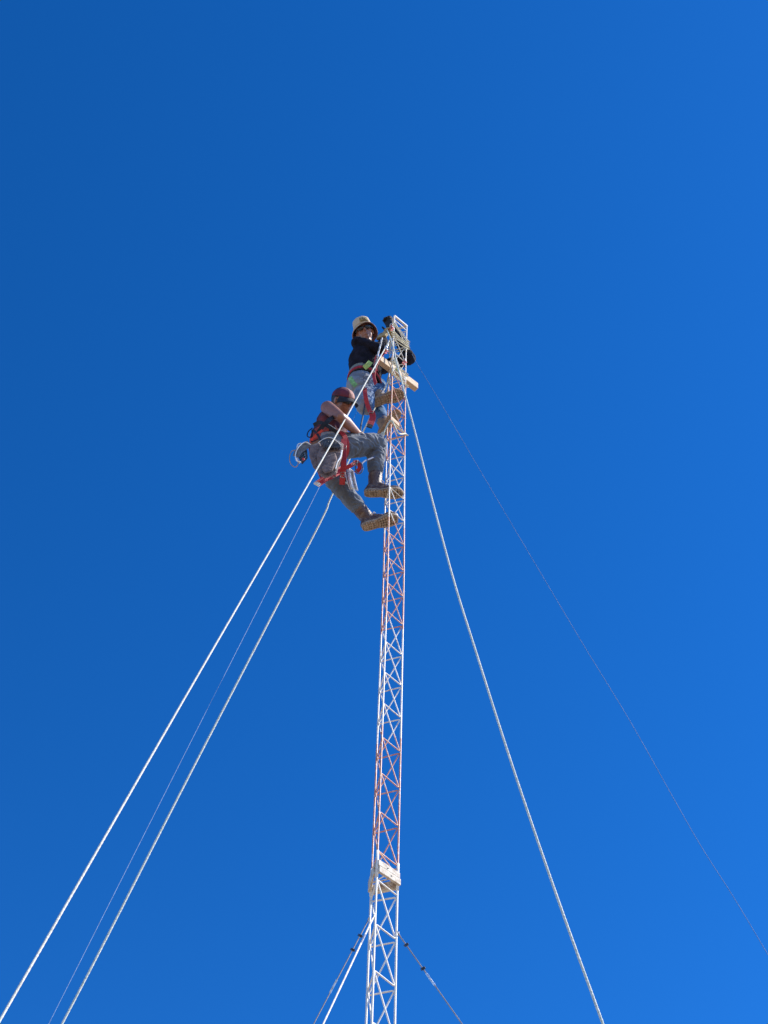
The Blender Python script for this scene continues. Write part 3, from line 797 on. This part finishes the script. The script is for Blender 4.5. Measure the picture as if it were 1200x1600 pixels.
    loft(bm, [(pel-bx*.11, br2*.10, bf*.09), (pel-bx*.05, br2*.165, bf*.125), (pel+bx*.02, br2*.160, bf*.125), (pel+bx*.08, br2*.150, bf*.116)])
    for a, b, r0, r1 in ((rh, rk, .112, .086), (lh, lk, .100, .076)): capsule(bm, a, r0, b, r1)
    capsule(bm, rk, .084, ra+(rk-ra).normalized()*.15, .060); capsule(bm, lk, .076, la+(lk-la).normalized()*.14, .060)
    for k in range(3):
        for (kk, aa) in ((rk, ra), (lk, la)):
            u = (kk-aa).normalized(); c_ = aa+u*((.16 if aa is ra else .13)+.034*k); ellipsoid(bm, c_, u*.014, u.orthogonal().normalized()*.064, u.cross(u.orthogonal()).normalized()*.064, 20, 8)
    link('jeans', fuse(bm, .006, 3, .011, 13, 8, V((1, 1, 1.5))), GREY, root)
    boot(root, ra, V((1, -.05, -.02)), Zd+V((-.03, .12, 0)), LEATH, shaft_dir=rk-ra, L=.31, hgt=.125)
    boot(root, la, V((.92, -.14, .30)), Zd+V((-.42, .22, 0)), LEATH, shaft_dir=lk-la, L=.285, hgt=.11, wide=1.08)
    # harness
    wa = pel+bx*.085
    strap_ring(root, 'waist_belt', wa, br2*.170, bf*.140, .06, DGREY, th=.012)
    strap_ring(root, 'harness_belt', wa+bx*.004, br2*.180, bf*.150, .03, mat('grey_webbing', (.30, .28, .27), .8), th=.005)
    ax = (rk-rh).normalized(); a1 = (Zd-ax*Zd.dot(ax)).normalized(); a2 = ax.cross(a1)
    strap_ring(root, 'leg_strap', rh+ax*.085, a1*.118, a2*.118, .045, REDS, th=.007)
    ax = (lk-lh).normalized(); a1 = (fwd-ax*fwd.dot(ax)).normalized(); a2 = ax.cross(a1)
    strap_ring(root, 'leg_strap', lh+ax*.13, a1*.102, a2*.102, .045, REDS, th=.007)
    strap(root, 'side_strap', [P(537.5, 686, 6.19), P(537, 705, 6.16), P(537, 722, 6.17), P(535.5, 740, 6.23), P(534.5, 757, 6.34)], CT, .043, REDS, .006)
    strap(root, 'seat_strap', [P(534, 733, 6.27), P(522, 741, 6.25), P(508, 748, 6.24), P(495.5, 757, 6.24)], CT, .050, REDS, .006)
    strap(root, 'strap_end', [P(497.5, 754.5, 6.235), P(494, 757.5, 6.235)], CT-CR*.3, .046, WHITEC, .012)
    strap(root, 'front_strap', [P(538, 732, 6.27), P(549, 727, 6.26), P(558, 722, 6.27), P(562, 731, 6.30), P(556, 739, 6.33)], CT, .032, REDS, .006)
    for x, y, Y in ((537.5, 700, 6.15), (535.5, 742, 6.22), (521, 741.5, 6.23), (555, 723, 6.24)): buckle(root, P(x, y, Y), CU+CR*.1, CT)
    strap(root, 'shoulder_strap', [P(497, 676, 6.13), P(506, 664, 6.09), P(516, 655, 6.08), P(524, 650, 6.12)], CT, .034, BLACKF, .006)
    strap(root, 'shoulder_strap', [P(490, 664, 6.17), P(500, 660, 6.12), P(514, 667, 6.09), P(527, 676, 6.12)], CT, .028, BLACKF, .006)
    strap(root, 'side_web', [P(486, 688, 6.20), P(494, 680, 6.15), P(504, 672, 6.11)], CT, .018, REDM, .005)
    strap(root, 'side_web', [P(490, 672, 6.17), P(497, 680, 6.13), P(502, 690, 6.12)], CT, .018, BLACKF, .006)
    strap(root, 'piping', spline([P(500, 668, 6.16), P(512, 663, 6.12), P(524, 670, 6.12)], 3), CT, .006, WHITEC, .003)
    return root
climber_b()

# ------------------------------------------------------------------ gear hung on the lower climber
def rbox(name, parent, corners, Y, th, M, bulge=.012, wr=.003):
    """soft pouch whose outline is given by photo positions, with a real thickness"""
    ctr = V((0, 0, 0)); pts = [P(x, y, Y) for x, y in corners]
    for p in pts: ctr += p
    ctr /= len(pts); n_ = CT
    bm = bmesh.new(); rows = []
    for k, z in ((.80, -th), (.97, -th*.7), (1, 0), (.97, th*.7), (.84, th)):
        rows.append([bm.verts.new(ctr+(p-ctr)*k+n_*z) for p in pts])
    n = len(pts)
    for a, b in zip(rows, rows[1:]):
        for i in range(n): bm.faces.new((a[i], a[(i+1) % n], b[(i+1) % n], b[i]))
    bm.faces.new(rows[0][::-1]); bm.faces.new(rows[-1])
    return link(name, fuse(bm, .006, 3, wr, 22, 4), M, parent)
pc_ = P(512, 715, 6.16)
pouch = empty('tool_pouch', pc_); tag(pouch, 'taupe canvas tool pouch hanging at the hip of the lower climber', 'tool pouch')
rbox('bag', pouch, [(505, 688), (522, 685), (537, 694), (535, 712), (526, 740), (508, 748), (498, 740), (495, 712)], 6.09, .035, TAUPE)
rbox('side_pocket', pouch, [(485, 696), (499, 691), (505, 706), (502, 724), (497, 738), (489, 730), (483, 712)], 6.12, .03, TAUPE)
rbox('front_pocket', pouch, [(511, 712), (524, 708), (527, 718), (520, 736), (508, 740), (502, 733)], 6.045, .022, TAUPE)
rbox('flap', pouch, [(502, 688), (514, 683), (530, 688), (534, 700), (520, 700), (506, 699)], 6.045, .012, DGREY)
bm = bmesh.new()
twist(bm, spline([P(497, 692, 6.06), P(507, 685.5, 6.04), P(516, 684, 6.03), P(526, 689, 6.03), P(533, 696, 6.04)], 6), .0038, 3, .04)
obj('trim', bm, WHITEC, pouch)
bm = bmesh.new(); twist(bm, spline([P(534, 704, 6.05), P(532, 714, 6.05), P(527, 722, 6.05), P(524, 733, 6.06)], 6), .006, 3, .03); obj('chain', bm, WHITEC, pouch)
for x in (509, 513, 517, 521, 525):
    bm = bmesh.new(); a = P(x, 690, 6.04); b = P(x-3, 700, 6.04); tube(bm, [a, b], .0065, 8); obj('loop', bm, DGREY, pouch)
tool = empty('radio', P(472, 712, 6.30)); tag(tool, 'small grey handheld device with a red button hanging behind the waist of the lower climber', 'radio')
rbox('case', tool, [(464, 702), (474, 697), (480, 703), (481, 716), (472, 726), (467, 716)], 6.30, .026, DGREY, wr=.001)
rbox('face_plate', tool, [(468, 709), (477, 706), (479, 714), (472, 722), (469, 716)], 6.265, .010, mat('teal_grey_plastic', (.16, .20, .21), .5), wr=.001)
rbox('button', tool, [(471, 716), (475, 714), (477, 718), (473, 721)], 6.245, .006, REDM, wr=0)
bm = bmesh.new()
for k in range(4): tube(bm, [P(465+k*1.2, 709+k*3.4, 6.25), P(473+k*1.2, 703+k*3.4, 6.25)], .004, 6)
obj('rib', bm, BLACK, tool)
strap(tool, 'strap', [P(468, 702, 6.27), P(478, 699, 6.26), P(490, 694, 6.24), P(500, 689, 6.22)], CT, .03, TAUPE, .006)
strap(tool, 'pouch_cover', [P(483, 693, 6.24), P(474, 699, 6.235), P(466, 706, 6.235), P(463, 713, 6.24)], CT, .055, mat('pale_grey_webbing', (.15, .15, .155), .85), .008)
coil = empty('cable_coil', P(462, 712, 6.30)); tag(coil, 'loose loops of pale wire dangling left of the lower climber', 'wire coil')
bm = bmesh.new()
tube(bm, spline([P(480, 697, 6.27), P(470, 693, 6.26), P(465, 696, 6.26), P(464, 706, 6.26), P(465, 716, 6.26), P(468, 724, 6.27)], 8), .0048, 8)
tube(bm, spline([P(486, 695, 6.22), P(477, 691, 6.21), P(468, 697, 6.21), P(462, 708, 6.22), P(463, 719, 6.22), P(470, 722, 6.22)], 8), .0045, 8)
obj('wire', bm, WHITEC, coil)
bm = bmesh.new()
tube(bm, spline([P(464, 703, 6.26), P(456, 705, 6.27), P(452.5, 714, 6.28), P(454, 724, 6.28), P(460, 729.5, 6.28), P(465, 727, 6.27), P(466, 719, 6.26)], 8), .0036, 8)
obj('wire', bm, mat('tan_wire', (.40, .28, .20), .6), coil)
bm = bmesh.new(); tube(bm, spline([P(488, 669, 6.26), P(482, 674, 6.25), P(480, 681, 6.25), P(485, 683, 6.25), P(488, 676, 6.26)], 8), .0045, 7)
tube(bm, [P(488, 672, 6.26), P(487, 690, 6.26)], .007, 7)
o = obj('cord_loop', bm, BLACKF); tag(o, 'black cord loop at the back of the maroon top', 'cord')
# rag
def rag():
    bm = bmesh.new(); rows = []
    A = [(538.5, 733), (546, 731), (553, 736)]; B = [(541, 749), (549, 752), (556, 752)]; D = [(546, 765), (553, 764), (560, 767)]
    cols = []
    for i in range(9):
        t = i/8
        def at(Q): return P(lerp([(0, Q[0][0]), (.5, Q[1][0]), (1, Q[2][0])], t), lerp([(0, Q[0][1]), (.5, Q[1][1]), (1, Q[2][1])], t), 6.33+.03*math.sin(t*11))
        s = spline([at(A), at(B), at(D)], 5); cols.append([bm.verts.new(p+CT*.012*math.sin(i*1.9+k*.4)) for k, p in enumerate(s)])
    for a, b in zip(cols, cols[1:]):
        for k in range(len(a)-1): bm.faces.new((a[k], a[k+1], b[k+1], b[k]))
    o = obj('rag', bm, WHITEC); o.modifiers.new('t', 'SOLIDIFY').thickness = .005
    tag(o, 'white rag hanging from the front of the red harness between the legs', 'rag')
rag()
# lanyards
ln = empty('lanyard', P(563, 728, 6.3)); tag(ln, 'blue grey lanyard clipped from the red harness to the mast behind the raised shin', 'lanyard')
bm = bmesh.new(); twist(bm, spline([P(562, 728, 6.30), P(569, 721, 6.34), P(578, 717, 6.40), P(590, 712, 6.46), P(603, 706, 6.55)], 8), .0075, 2, .05); obj('rope', bm, BLUEW, ln)
bm = bmesh.new(); cb = P(561, 731, 6.29)
tube(bm, [cb+(CR*math.cos(t)*.028+CU*math.sin(t)*.045) for t in [2*math.pi*k/16 for k in range(17)]], .0055, 7); obj('carabiner', bm, BLUEW, ln)
ln = empty('lanyard', P(564, 668, 6.5)); tag(ln, 'dark cord hanging straight down behind the lower climber from the upper climber', 'lanyard')
bm = bmesh.new(); twist(bm, spline([P(571, 628, 6.50), P(568, 645, 6.50), P(565.5, 658, 6.48), P(563.5, 668, 6.45), P(563, 680, 6.43)], 6), .0075, 2, .05); obj('rope', bm, mat('dark_teal_cord', (.03, .05, .07), .8), ln)
ln = empty('lanyard', P(592, 549, 6.4)); tag(ln, 'mottled black and white lanyard running down in front of the dark shirt', 'lanyard')
M_ = mat('speckled_cord', (.72, .70, .68), .8, col2=(.03, .03, .035), mix=.50, scale=45)
bm = bmesh.new(); twist(bm, spline([P(597, 528, 6.345), P(594, 541, 6.335), P(590, 556, 6.34), P(587, 569, 6.38), P(584, 582, 6.42)], 6), .0085, 2, .05); obj('rope', bm, M_, ln)
